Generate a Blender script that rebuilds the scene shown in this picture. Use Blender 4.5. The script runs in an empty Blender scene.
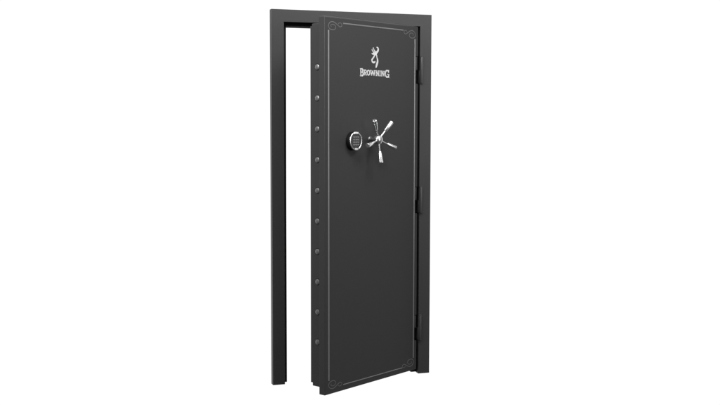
import bpy, bmesh, math
from mathutils import Vector, Matrix

scene = bpy.context.scene
COL = scene.collection

# ------------------------------------------------------------------ camera
YAW, PITCH, ROLL = 0.3250, 0.0754, 0.0018
CAM = Vector((-1.3756, -5.6124, 1.4697))
cam_data = bpy.data.cameras.new("camera")
cam_data.sensor_fit = 'HORIZONTAL'
cam_data.sensor_width = 36.0
cam_data.lens = 36.0 * 1037.63 / 720.0
cam_data.clip_start = 0.05
cam_data.clip_end = 200.0
cam = bpy.data.objects.new("camera", cam_data)
COL.objects.link(cam)
cw, sw = math.cos(YAW), math.sin(YAW)
cp, sp = math.cos(PITCH), math.sin(PITCH)
fwd = Vector((sw * cp, cw * cp, -sp))
rgt = Vector((cw, -sw, 0.0))
up = rgt.cross(fwd)
cr, sr = math.cos(ROLL), math.sin(ROLL)
R_, U_ = rgt * cr + up * sr, up * cr - rgt * sr
m = Matrix((R_, U_, -fwd)).transposed().to_4x4()
m.translation = CAM
cam.matrix_world = m
scene.camera = cam

# ------------------------------------------------------------------ studio surroundings
# white seamless backdrop behind the door, dim studio behind the photographer, brighter ceiling
world = bpy.data.worlds.new("World")
scene.world = world
world.use_nodes = True
wn, wl = world.node_tree.nodes, world.node_tree.links
wn.clear()
w_out = wn.new('ShaderNodeOutputWorld')
w_bg = wn.new('ShaderNodeBackground')
w_tc = wn.new('ShaderNodeTexCoord')
w_dot = wn.new('ShaderNodeVectorMath'); w_dot.operation = 'DOT_PRODUCT'
w_dot.inputs[1].default_value = (0.22, 0.975, 0.0)
w_mr = wn.new('ShaderNodeMapRange'); w_mr.interpolation_type = 'SMOOTHSTEP'
w_mr.inputs['From Min'].default_value = 0.20
w_mr.inputs['From Max'].default_value = 0.60
w_sep = wn.new('ShaderNodeSeparateXYZ')
w_ramp = wn.new('ShaderNodeValToRGB')
w_z = wn.new('ShaderNodeMapRange')
w_z.inputs['From Min'].default_value = -1.0
w_z.inputs['From Max'].default_value = 1.0
STUDIO = [(0.0, 0.048), (0.40, 0.115), (0.60, 0.28), (0.80, 0.41), (1.0, 0.46)]
el = w_ramp.color_ramp.elements
while len(el) < len(STUDIO):
    el.new(0.5)
for e, (pos, v) in zip(el, STUDIO):
    e.position = pos; e.color = (v, v, v, 1)
w_mix = wn.new('ShaderNodeMix'); w_mix.data_type = 'RGBA'
w_mix.inputs[7].default_value = (1.04, 1.04, 1.04, 1)
wl.new(w_tc.outputs['Generated'], w_dot.inputs[0])
wl.new(w_dot.outputs['Value'], w_mr.inputs['Value'])
wl.new(w_tc.outputs['Generated'], w_sep.inputs[0])
wl.new(w_sep.outputs['Z'], w_z.inputs['Value'])
wl.new(w_z.outputs['Result'], w_ramp.inputs['Fac'])
wl.new(w_mr.outputs['Result'], w_mix.inputs[0])
wl.new(w_ramp.outputs['Color'], w_mix.inputs[6])
wl.new(w_mix.outputs[2], w_bg.inputs['Color'])
w_bg.inputs['Strength'].default_value = 1.0
wl.new(w_bg.outputs[0], w_out.inputs['Surface'])


def softbox(name, loc, target, sx, sy, power):
    d = bpy.data.lights.new(name, 'AREA')
    d.shape = 'RECTANGLE'; d.size = sx; d.size_y = sy; d.energy = power
    o = bpy.data.objects.new(name, d)
    o.location = loc
    o.rotation_euler = (Vector(target) - Vector(loc)).to_track_quat('-Z', 'Y').to_euler()
    COL.objects.link(o)
    return o


softbox("overhead_softbox", (0.3, -1.7, 3.5), (0.2, -0.2, 1.6), 3.6, 0.9, 80)
softbox("right_softbox", (3.8, -4.4, 1.9), (0.6, -0.2, 1.2), 1.8, 1.8, 71)
softbox("top_right_softbox", (1.5, -2.0, 3.4), (0.6, -0.2, 1.8), 1.6, 1.0, 47)
softbox("left_softbox", (-2.7, -1.8, 3.2), (0.2, -0.3, 1.7), 1.5, 1.2, 148)

scene.view_settings.view_transform = 'Standard'
scene.view_settings.look = 'None'
scene.view_settings.exposure = 0.0
scene.view_settings.gamma = 1.0
scene.view_settings.use_curve_mapping = False
scene.cycles.max_bounces = 8


# ------------------------------------------------------------------ materials
def material(name, color, rough, metallic=0.0, spec=0.5, bump=0.0, bump_scale=900.0, vary=0.0):
    mt = bpy.data.materials.new(name)
    mt.use_nodes = True
    nt = mt.node_tree
    b = nt.nodes['Principled BSDF']
    b.inputs['Base Color'].default_value = (*color, 1)
    b.inputs['Roughness'].default_value = rough
    b.inputs['Metallic'].default_value = metallic
    b.inputs['Specular IOR Level'].default_value = spec
    tc = nt.nodes.new('ShaderNodeTexCoord')
    if bump:
        n = nt.nodes.new('ShaderNodeTexNoise')
        n.inputs['Scale'].default_value = bump_scale
        n.inputs['Detail'].default_value = 3
        bp = nt.nodes.new('ShaderNodeBump')
        bp.inputs['Strength'].default_value = bump
        bp.inputs['Distance'].default_value = 0.0004
        nt.links.new(tc.outputs['Object'], n.inputs['Vector'])
        nt.links.new(n.outputs['Fac'], bp.inputs['Height'])
        nt.links.new(bp.outputs['Normal'], b.inputs['Normal'])
    if vary:
        n2 = nt.nodes.new('ShaderNodeTexNoise')
        n2.inputs['Scale'].default_value = 3.5
        n2.inputs['Detail'].default_value = 5
        mr = nt.nodes.new('ShaderNodeMapRange')
        mr.inputs['To Min'].default_value = rough - vary
        mr.inputs['To Max'].default_value = rough + vary
        nt.links.new(tc.outputs['Object'], n2.inputs['Vector'])
        nt.links.new(n2.outputs['Fac'], mr.inputs['Value'])
        nt.links.new(mr.outputs['Result'], b.inputs['Roughness'])
    return mt


PAINT = material("charcoal_powder_coat", (0.030, 0.030, 0.0305), 0.46, spec=0.22, bump=0.10, vary=0.05)
STOP_SHADE = material("shaded_door_stop", (0.016, 0.016, 0.016), 0.85, spec=0.04, bump=0.05)  # door stop darker than the casing: shade inside the opening put into its colour
HINGE = material("charcoal_hinge_paint", (0.040, 0.040, 0.041), 0.38, spec=0.35, bump=0.05)
SILVER = material("silver_stripe_paint", (0.19, 0.19, 0.19), 0.36, metallic=0.55)
SCROLL = material("silver_scroll_paint", (0.145, 0.145, 0.145), 0.42, metallic=0.5)
BADGE = material("brushed_silver_badge", (0.74, 0.74, 0.74), 0.32, metallic=0.45, bump=0.05)
CHROME = material("polished_chrome", (0.76, 0.76, 0.77), 0.26, metallic=1.0)
STEEL = material("satin_steel", (0.40, 0.40, 0.405), 0.32, metallic=1.0)
GUNMETAL = material("dark_gunmetal", (0.28, 0.28, 0.285), 0.36, metallic=1.0)
BLACK = material("black_plastic", (0.006, 0.006, 0.006), 0.50, spec=0.12, bump=0.05)
KEYFACE = material("keypad_membrane", (0.036, 0.036, 0.037), 0.40, spec=0.4)
KEYCAP = material("grey_rubber_key", (0.13, 0.13, 0.13), 0.5, spec=0.3)


# ------------------------------------------------------------------ mesh helpers
def link(name, bm, mat, parent=None, smooth=True, angle=35):
    bmesh.ops.recalc_face_normals(bm, faces=bm.faces)
    me = bpy.data.meshes.new(name)
    bm.to_mesh(me); bm.free()
    me.materials.append(mat)
    if smooth:
        me.shade_smooth()
        me.set_sharp_from_angle(angle=math.radians(angle))
        for p in me.polygons:
            co = [me.vertices[v].co for v in p.vertices]
            longest = max((co[k] - co[k - 1]).length for k in range(len(co)))
            p.use_smooth = p.area / longest < 0.012          # wide flat panels keep their true normal
    o = bpy.data.objects.new(name, me)
    COL.objects.link(o)
    o.parent = parent
    return o


def prism_xz(bm, outline, y0, y1, bevel=0.0, segs=3, top=0.0):
    """extrude an (x, z) outline from y0 to y1, rounding its edges; top = wider rounding of the topmost edges"""
    n = len(outline)
    a = [bm.verts.new((x, y0, z)) for x, z in outline]
    b = [bm.verts.new((x, y1, z)) for x, z in outline]
    fs = [bm.faces.new(a), bm.faces.new(list(reversed(b)))]
    for i in range(n):
        fs.append(bm.faces.new((a[i], b[i], b[(i + 1) % n], a[(i + 1) % n])))
    if bevel:
        es = list({e for f in fs for e in f.edges})
        zt = max(z for x, z in outline)
        te = [e for e in es if all(abs(v.co.z - zt) < 1e-6 for v in e.verts)]
        if top:
            r = bmesh.ops.bevel(bm, geom=te, offset=top, segments=5, profile=0.5, affect='EDGES', clamp_overlap=True)
            es = [e for e in bm.edges if len(e.link_faces) == 2 and e.calc_face_angle(0) > 1.2]
        bmesh.ops.bevel(bm, geom=es, offset=bevel, segments=segs, profile=0.5, affect='EDGES', clamp_overlap=True)


def box(bm, x0, x1, y0, y1, z0, z1, bevel=0.0, segs=2, top=0.0):
    prism_xz(bm, [(x0, z0), (x1, z0), (x1, z1), (x0, z1)], y0, y1, bevel, segs, top)


def lathe(bm, profile, origin, axis, n=48):
    """revolve (radius, height) pairs round axis from origin"""
    ax = Vector(axis).normalized()
    t = Vector((0, 0, 1)) if abs(ax.z) < 0.9 else Vector((1, 0, 0))
    u = ax.cross(t).normalized(); v = ax.cross(u)
    o = Vector(origin)
    rings = []
    for r, h in profile:
        if r < 1e-7:
            rings.append([bm.verts.new(o + ax * h)])
        else:
            rings.append([bm.verts.new(o + ax * h + (u * math.cos(2 * math.pi * k / n) + v * math.sin(2 * math.pi * k / n)) * r) for k in range(n)])
    for A, B in zip(rings, rings[1:]):
        for k in range(n):
            k2 = (k + 1) % n
            if len(A) == 1 and len(B) == 1:
                continue
            if len(A) == 1:
                bm.faces.new((A[0], B[k], B[k2]))
            elif len(B) == 1:
                bm.faces.new((A[k], B[0], A[k2]))
            else:
                bm.faces.new((A[k], B[k], B[k2], A[k2]))
    if len(rings[0]) > 1:
        bm.faces.new(rings[0])
    if len(rings[-1]) > 1:
        bm.faces.new(rings[-1])


def smooth_path(pts, k=8):
    """Catmull-Rom through points of any dimension"""
    P = [pts[0]] + list(pts) + [pts[-1]]
    out = []
    for i in range(1, len(P) - 2):
        p0, p1, p2, p3 = P[i - 1:i + 3]
        for j in range(k):
            t = j / k
            out.append(tuple(0.5 * (2 * b + (c - a) * t + (2 * a - 5 * b + 4 * c - d) * t * t + (3 * b - a - 3 * c + d) * t ** 3)
                             for a, b, c, d in zip(p0, p1, p2, p3)))
    out.append(tuple(pts[-1]))
    return out


def ribbon(bm, pts, y_front, y_back):
    """raised stroke on the door face; pts are (x, z, width)"""
    n = len(pts)
    rows = []
    for i, (x, z, w) in enumerate(pts):
        a = pts[max(i - 1, 0)]; b = pts[min(i + 1, n - 1)]
        d = Vector((b[0] - a[0], b[1] - a[1]))
        d = d.normalized() if d.length > 1e-9 else Vector((1, 0))
        nx, nz = -d.y * w / 2, d.x * w / 2
        rows.append([bm.verts.new((x + nx, y_front, z + nz)), bm.verts.new((x - nx, y_front, z - nz)),
                     bm.verts.new((x - nx, y_back, z - nz)), bm.verts.new((x + nx, y_back, z + nz))])
    for A, B in zip(rows, rows[1:]):
        for k in range(4):
            bm.faces.new((A[k], A[(k + 1) % 4], B[(k + 1) % 4], B[k]))
    bm.faces.new(rows[0]); bm.faces.new(list(reversed(rows[-1])))


def bead(bm, x0, x1, z0, z1, rise, k=8):
    """half-round moulding lying on the door face (y = 0), running along its longer side"""
    tall = (z1 - z0) > (x1 - x0)
    prof = [(math.cos(math.pi * i / k), math.sin(math.pi * i / k)) for i in range(k + 1)]
    ends = []
    for e in (0, 1):
        row = []
        for c, h in prof:
            if tall:
                row.append(bm.verts.new(((x0 + x1) / 2 + c * (x1 - x0) / 2, 0.0004 - h * (rise + 0.0004), (z0, z1)[e])))
            else:
                row.append(bm.verts.new(((x0, x1)[e], 0.0004 - h * (rise + 0.0004), (z0 + z1) / 2 + c * (z1 - z0) / 2)))
        ends.append(row)
    n = k + 1
    for i in range(n):
        bm.faces.new((ends[0][i], ends[0][(i + 1) % n], ends[1][(i + 1) % n], ends[1][i]))
    bm.faces.new(ends[0]); bm.faces.new(list(reversed(ends[1])))


def thing(name, label, cat, loc, rz=0.0):
    o = bpy.data.objects.new(name, None)
    o.empty_display_size = 0.1
    COL.objects.link(o)
    o.location = loc; o.rotation_euler = (0, 0, rz)
    o['label'] = label; o['category'] = cat; o['kind'] = 'thing'
    return o


# ------------------------------------------------------------------ door frame
W, H = 0.9506, 2.10
IL, IR, IT = 0.0695, 0.0699, 0.0665
frame = thing("door_frame", "dark grey steel door frame without a threshold, three hinges on its right side", "door frame", (0, 0, 0))


def portal(x0, x1, zt, xi0, xi1, zi, z0):
    return [(x0, z0), (xi0, z0), (xi0, zi), (xi1, zi), (xi1, z0), (x1, z0), (x1, zt), (x0, zt)]


bm = bmesh.new()
prism_xz(bm, portal(0, W, H, IL, W - IR, H - IT, 0.0), 0.0, 0.040, 0.0009, 2)
link("casing", bm, PAINT, frame)
bm = bmesh.new()
prism_xz(bm, portal(0.034, W - 0.034, H - 0.034, IL + 0.0222, W - IR - 0.031, H - IT - 0.0185, 0.0025), 0.0402, 0.150, 0.0015, 2)
link("door_stop", bm, STOP_SHADE, frame)

HINGE_Z = [(1.7046, 1.8567), (0.9530, 1.1046), (0.2009, 0.3500)]
HX, HY, PHI = 0.8674, 0.0, 0.5375
BARREL = (0.8875, -0.0070)
for z0, z1 in HINGE_Z:
    zm = 0.5 * (z0 + z1)
    hz = z1 - z0
    bm = bmesh.new()
    r = 0.0088
    lathe(bm, [(r - 0.0028, 0), (r - 0.0008, 0.0008), (r, 0.0028), (r, hz * .5 - 0.0010), (r - 0.0009, hz * .5), (r, hz * .5 + 0.0010), (r, hz - 0.0030), (r - 0.0008, hz - 0.0009), (r - 0.0028, hz)], (BARREL[0], BARREL[1], z0), (0, 0, 1), 32)
    hg = link("hinge", bm, HINGE, frame)
    bm = bmesh.new()                                  # pin head standing on top of the barrel
    lathe(bm, [(0.0078, 0), (0.0078, 0.002), (0.0055, 0.0036), (0, 0.004)], (BARREL[0], BARREL[1], z1 + 0.0002), (0, 0, 1), 24)
    link("hinge_pin", bm, HINGE, hg)
    bm = bmesh.new()                                  # leaf fixed to the jamb inside the gap
    box(bm, W - IR - 0.0035, W - IR - 0.0003, 0.001, 0.036, z0 + 0.002, zm - 0.002, 0.0006, 1)
    link("hinge_leaf", bm, HINGE, hg)

# ------------------------------------------------------------------ vault door (local: x towards the hinge, y inwards, z up)
door = thing("vault_door", "charcoal vault door standing ajar with silver pinstripes, keypad and chrome five-spoke handle", "vault door", (HX, HY, 0), PHI)
PW, PZ0, PZ1, PT = 0.7975, 0.0284, 2.0306, 0.0404
out = [(-PW, PZ0), (0, PZ0)]
for z0, z1 in reversed(HINGE_Z):                      # cut-outs along the hinge edge
    out += [(0, z0 - 0.002), (-0.0195, z0 - 0.002), (-0.0195, z1 + 0.002), (0, z1 + 0.002)]
out += [(0, PZ1), (-PW, PZ1)]
bm = bmesh.new()
prism_xz(bm, out, 0.0, PT, 0.0013, 2, top=0.0065)
link("face_plate", bm, PAINT, door)
BI = 0.030
bm = bmesh.new()
box(bm, -PW + BI, -BI, PT + 0.0002, 0.1172, 0.0578, 1.9978, 0.0013, 2, top=0.0045)
link("door_body", bm, PAINT, door)
bm = bmesh.new()
box(bm, -PW + BI + 0.012, -BI - 0.012, 0.1174, 0.1420, 0.0700, 1.9860, 0.002, 2)
link("back_pan", bm, PAINT, door)

for z0, z1 in HINGE_Z:                                # upper half of each cut-out carries the door's own leaf
    zm = 0.5 * (z0 + z1)
    bm = bmesh.new()
    box(bm, -0.0180, -0.0035, 0.0015, 0.030, zm + 0.001, z1 - 0.0005, 0.0016, 2)
    link("hinge_leaf", bm, HINGE, door)

# pinstripe border
YF, YB = -0.0006, 0.0010
SL, SR, ST, SB = -0.7662, -0.0287, 1.9992, 0.0592
for x0, x1, z0, z1 in [(SL - 0.0052, SL + 0.0052, 0.1016, 1.9588), (SR - 0.0052, SR + 0.0052, 0.1005, 1.9565),
                       (-0.6540, -0.1380, ST - 0.0042, ST + 0.0042), (-0.6515, -0.1340, SB - 0.0030, SB + 0.0030)]:
    bm = bmesh.new()
    bead(bm, x0, x1, z0, z1, 0.0022)
    link("pinstripe", bm, SILVER, door)
SCROLL_PATH = [(0.0215, -0.0235), (0.0157, -0.0158), (0.0277, -0.0101), (0.0446, -0.0114), (0.0552, -0.0225), (0.047, -0.0343),
               (0.0277, -0.0382), (0.0061, -0.0324), (-0.002, -0.0171), (0.0085, -0.002), (0.0277, 0.0042), (0.047, 0.0009),
               (0.0664, -0.0089), (0.0834, -0.0173), (0.0956, -0.018), (0.104, -0.0094), (0.0956, 0.0007), (0.0824, 0.001),
               (0.0746, -0.006)]
for cx, sx, cz, sz in [(SL, 1, ST, 1), (SR, -1, ST, 1), (SL, 1, SB, -1), (SR, -1, SB, -1)]:
    n = len(SCROLL_PATH) - 1
    pts = [(cx + sx * a, cz + sz * b, 0.0040 - 0.0016 * abs(2 * i / n - 1) ** 2) for i, (a, b) in enumerate(SCROLL_PATH)]
    bm = bmesh.new()
    ribbon(bm, smooth_path(pts, 6), YF, YB)
    link("corner_scroll", bm, SCROLL, door, smooth=False)

# stag-head emblem: strokes traced in a 270 x 405 grid, 16 x 24 pixels of the photograph
def grid(u, v):
    return (-(0.4655 - u * 0.000508), 1.8985 - v * 0.0003228)


bm = bmesh.new()
EMB = [
    [(176, 22, 10), (196, 34, 22), (203, 58, 26), (198, 84, 26), (182, 106, 30), (164, 130, 36)],      # far antler beam
    [(150, 84, 6), (156, 100, 12), (162, 124, 22)],                                                    # brow tine
    [(122, 32, 6), (122, 52, 14), (134, 76, 15), (146, 100, 17), (156, 126, 22)],                      # near antler
    [(98, 62, 6), (104, 84, 13), (120, 106, 14), (140, 130, 18)],                                     # near tine
    [(92, 136, 6), (112, 140, 22), (136, 136, 28), (158, 142, 40)],                                    # ear
    [(148, 138, 30), (138, 172, 20), (124, 200, 18), (107, 226, 19), (97, 250, 20), (104, 274, 22),
     (124, 284, 24), (146, 276, 20), (150, 258, 8)],                                                   # face and muzzle
    [(160, 136, 32), (175, 162, 18), (180, 196, 17), (191, 230, 23), (193, 264, 28), (185, 300, 30),
     (174, 336, 28), (164, 374, 12)],                                                                  # neck
]
for k, st in enumerate(EMB):
    pts = [(*grid(u, v), w * 0.00042) for u, v, w in st]
    ribbon(bm, smooth_path(pts, 6), -0.0016 - 0.00007 * k, 0.0010)
link("stag_emblem", bm, BADGE, door, smooth=False)

# raised slab-serif lettering, one part per letter; strokes live in a unit box
def arc(cx, cz, rx, rz, a0, a1, n=14):
    return [(cx + rx * math.cos(math.radians(a0 + (a1 - a0) * i / n)), cz + rz * math.sin(math.radians(a0 + (a1 - a0) * i / n))) for i in range(n + 1)]


GLYPH = {
    'B': [[(.22, 0), (.22, 1)], [(0, .06), (.5, .06)], [(0, .94), (.5, .94)], [(.22, .52), (.5, .52)],
          arc(.5, .73, .32, .21, 90, -90), arc(.5, .29, .40, .23, 90, -90)],
    'R': [[(.2, 0), (.2, 1)], [(0, .05), (.42, .05)], [(0, .95), (.5, .95)], [(.2, .46), (.5, .46)],
          arc(.5, .705, .30, .245, 90, -90), [(.48, .46), (.82, .0)], [(.7, .05), (1, .05)]],
    'O': [arc(.5, .5, .42, .44, 0, 360, 28)],
    'W': [[(.10, 1), (.28, 0)], [(.28, 0), (.5, .92)], [(.5, .92), (.72, 0)], [(.72, 0), (.90, 1)], [(0, .95), (.26, .95)], [(.74, .95), (1, .95)]],
    'N': [[(.16, 0), (.16, 1)], [(.16, 1), (.84, 0)], [(.84, 0), (.84, 1)], [(0, .05), (.34, .05)], [(0, .95), (.22, .95)], [(.64, .95), (1, .95)]],
    'I': [[(.5, 0), (.5, 1)], [(.05, .05), (.95, .05)], [(.05, .95), (.95, .95)]],
    'G': [arc(.52, .5, .42, .44, 42, 330, 26), [(.88, .0), (.88, .46)], [(.56, .44), (1.02, .44)], [(.84, .66), (.84, 1)]],
}
WORD = [('B', .5150, .4868, 1), ('R', .4850, .4585, 0), ('O', .4570, .4325, 0), ('W', .4315, .3860, 0), ('N', .3830, .3560, 0),
        ('I', .3525, .3395, 0), ('N', .3355, .3065, 0), ('G', .3030, .2655, 1)]
lay = 0
for ch, s0, s1, big in WORD:
    z0, z1 = (1.7280, 1.7705) if big else (1.7345, 1.7640)
    wd = 0.0074 if big else 0.0062
    bm = bmesh.new()
    for k, st in enumerate(GLYPH[ch]):
        lay += 1
        horiz = len(st) == 2 and abs(st[0][1] - st[1][1]) < 1e-6
        ribbon(bm, [(-(s0 + (s1 - s0) * a), z0 + (z1 - z0) * b, wd * (0.72 if horiz else 1.0)) for a, b in st], -0.0016 - 0.00006 * (k + lay % 2), 0.0010)
    link("letter", bm, BADGE, door, smooth=False)
bm = bmesh.new()
ribbon(bm, [(*(lambda q: (-0.2580 + q[0] * 0.0030, 1.7270 + q[1] * 0.0030))(q), 0.0011) for q in arc(0, 0, 1, 1, 0, 360, 16)], -0.0010, 0.0010)
link("registered_mark", bm, SILVER, door, smooth=False)

# keypad
KX, KZ = -0.580, 1.379
bm = bmesh.new()
lathe(bm, [(0.0490, 0.001), (0.0500, 0.0), (0.0500, -0.022), (0.0485, -0.0262), (0.0430, -0.0270)], (KX, 0, KZ), (0, 1, 0), 64)
pad = link("keypad", bm, BLACK, door)
bm = bmesh.new()
R1, R2, N1, N2 = 0.0466, 0.0036, 72, 14
rows = []
for i in range(N1):
    a = 2 * math.pi * i / N1
    rows.append([bm.verts.new((KX + (R1 + R2 * math.cos(b)) * math.cos(a), -0.0285 - 0.8 * R2 * math.sin(b), KZ + (R1 + R2 * math.cos(b)) * math.sin(a)))
                 for b in [2 * math.pi * j / N2 for j in range(N2)]])
for i in range(N1):
    for j in range(N2):
        bm.faces.new((rows[i][j], rows[(i + 1) % N1][j], rows[(i + 1) % N1][(j + 1) % N2], rows[i][(j + 1) % N2]))
link("bezel", bm, CHROME, pad)
bm = bmesh.new()
lathe(bm, [(0.0425, -0.0266), (0.0425, -0.0282), (0.0415, -0.0290)], (KX, 0, KZ), (0, 1, 0), 64)
link("keypad_face", bm, KEYFACE, pad)
for sgn, wid, hgt in ((1, 0.0185, 0.0110), (-1, 0.0105, 0.0090)):   # bright tabs at the top and bottom of the bezel
    bm = bmesh.new()
    zc = KZ + sgn * 0.0430
    prism_xz(bm, [(KX - wid, zc - hgt / 2), (KX + wid, zc - hgt / 2), (KX + wid * .8, zc + hgt / 2), (KX - wid * .8, zc + hgt / 2)] if sgn > 0 else
             [(KX - wid * .8, zc - hgt / 2), (KX + wid * .8, zc - hgt / 2), (KX + wid, zc + hgt / 2), (KX - wid, zc + hgt / 2)], -0.0335, -0.0280, 0.0014, 2)
    link("bezel_tab", bm, BADGE, pad)
for rrow in range(4):
    for c in range(3):
        x = KX + (c - 1) * 0.0165; z = KZ + 0.0205 - rrow * 0.0137
        bm = bmesh.new()
        box(bm, x - 0.0064, x + 0.0064, -0.0306, -0.0285, z - 0.0036, z + 0.0036, 0.0012, 2)
        link("key", bm, KEYCAP, pad)

# five-spoke handle
GX, GZ = -0.4285, 1.385
bm = bmesh.new()
lathe(bm, [(0.0150, -0.040), (0.0225, -0.0432), (0.0248, -0.049), (0.0250, -0.062), (0.0236, -0.0695), (0.0194, -0.0752), (0.0115, -0.0788), (0, -0.0800)],
      (GX, 0, GZ), (0, 1, 0), 48)
hub = link("handle", bm, CHROME, door)
bm = bmesh.new()
lathe(bm, [(0.0180, 0.001), (0.0180, -0.003), (0.0165, -0.0050), (0.0120, -0.0056), (0.0120, -0.0415)], (GX, 0, GZ), (0, 1, 0), 40)
link("spindle", bm, GUNMETAL, hub)
for k in range(5):
    a = math.radians(-94 + 72 * k)
    root = Vector((GX, -0.0600, GZ))
    tip = root + Vector((math.cos(a) * 0.127, -0.0260, math.sin(a) * 0.127))
    ax = tip - root
    L = ax.length
    bm = bmesh.new()
    lathe(bm, [(0.0046, 0.014), (0.0042, 0.045), (0.0042, L * .50), (0.0072, L * .50), (0.0092, L * .53), (0.0112, L * .76), (0.0126, L * .95),
               (0.0123, L * .985), (0.0108, L * .997), (0.0, L)], root, ax, 28)
    link("spoke", bm, CHROME, hub)

# locking bolts along the free edge
for k in range(10):
    z = 1.7691 - k * (1.7691 - 0.3015) / 9
    bm = bmesh.new()
    x0 = -PW + BI
    lathe(bm, [(0.0150, -0.004), (0.0150, 0.0012), (0.0140, 0.0030), (0.0124, 0.0036), (0, 0.0037)], (x0, 0.0790, z), (-1, 0, 0), 36)
    bt = link("locking_bolt", bm, STEEL, door)
    bm = bmesh.new()
    lathe(bm, [(0.0178, -0.002), (0.0178, 0.0005), (0.0152, 0.0008), (0.0152, -0.002)], (x0, 0.0790, z), (-1, 0, 0), 36)
    link("bolt_collar", bm, BLACK, bt)
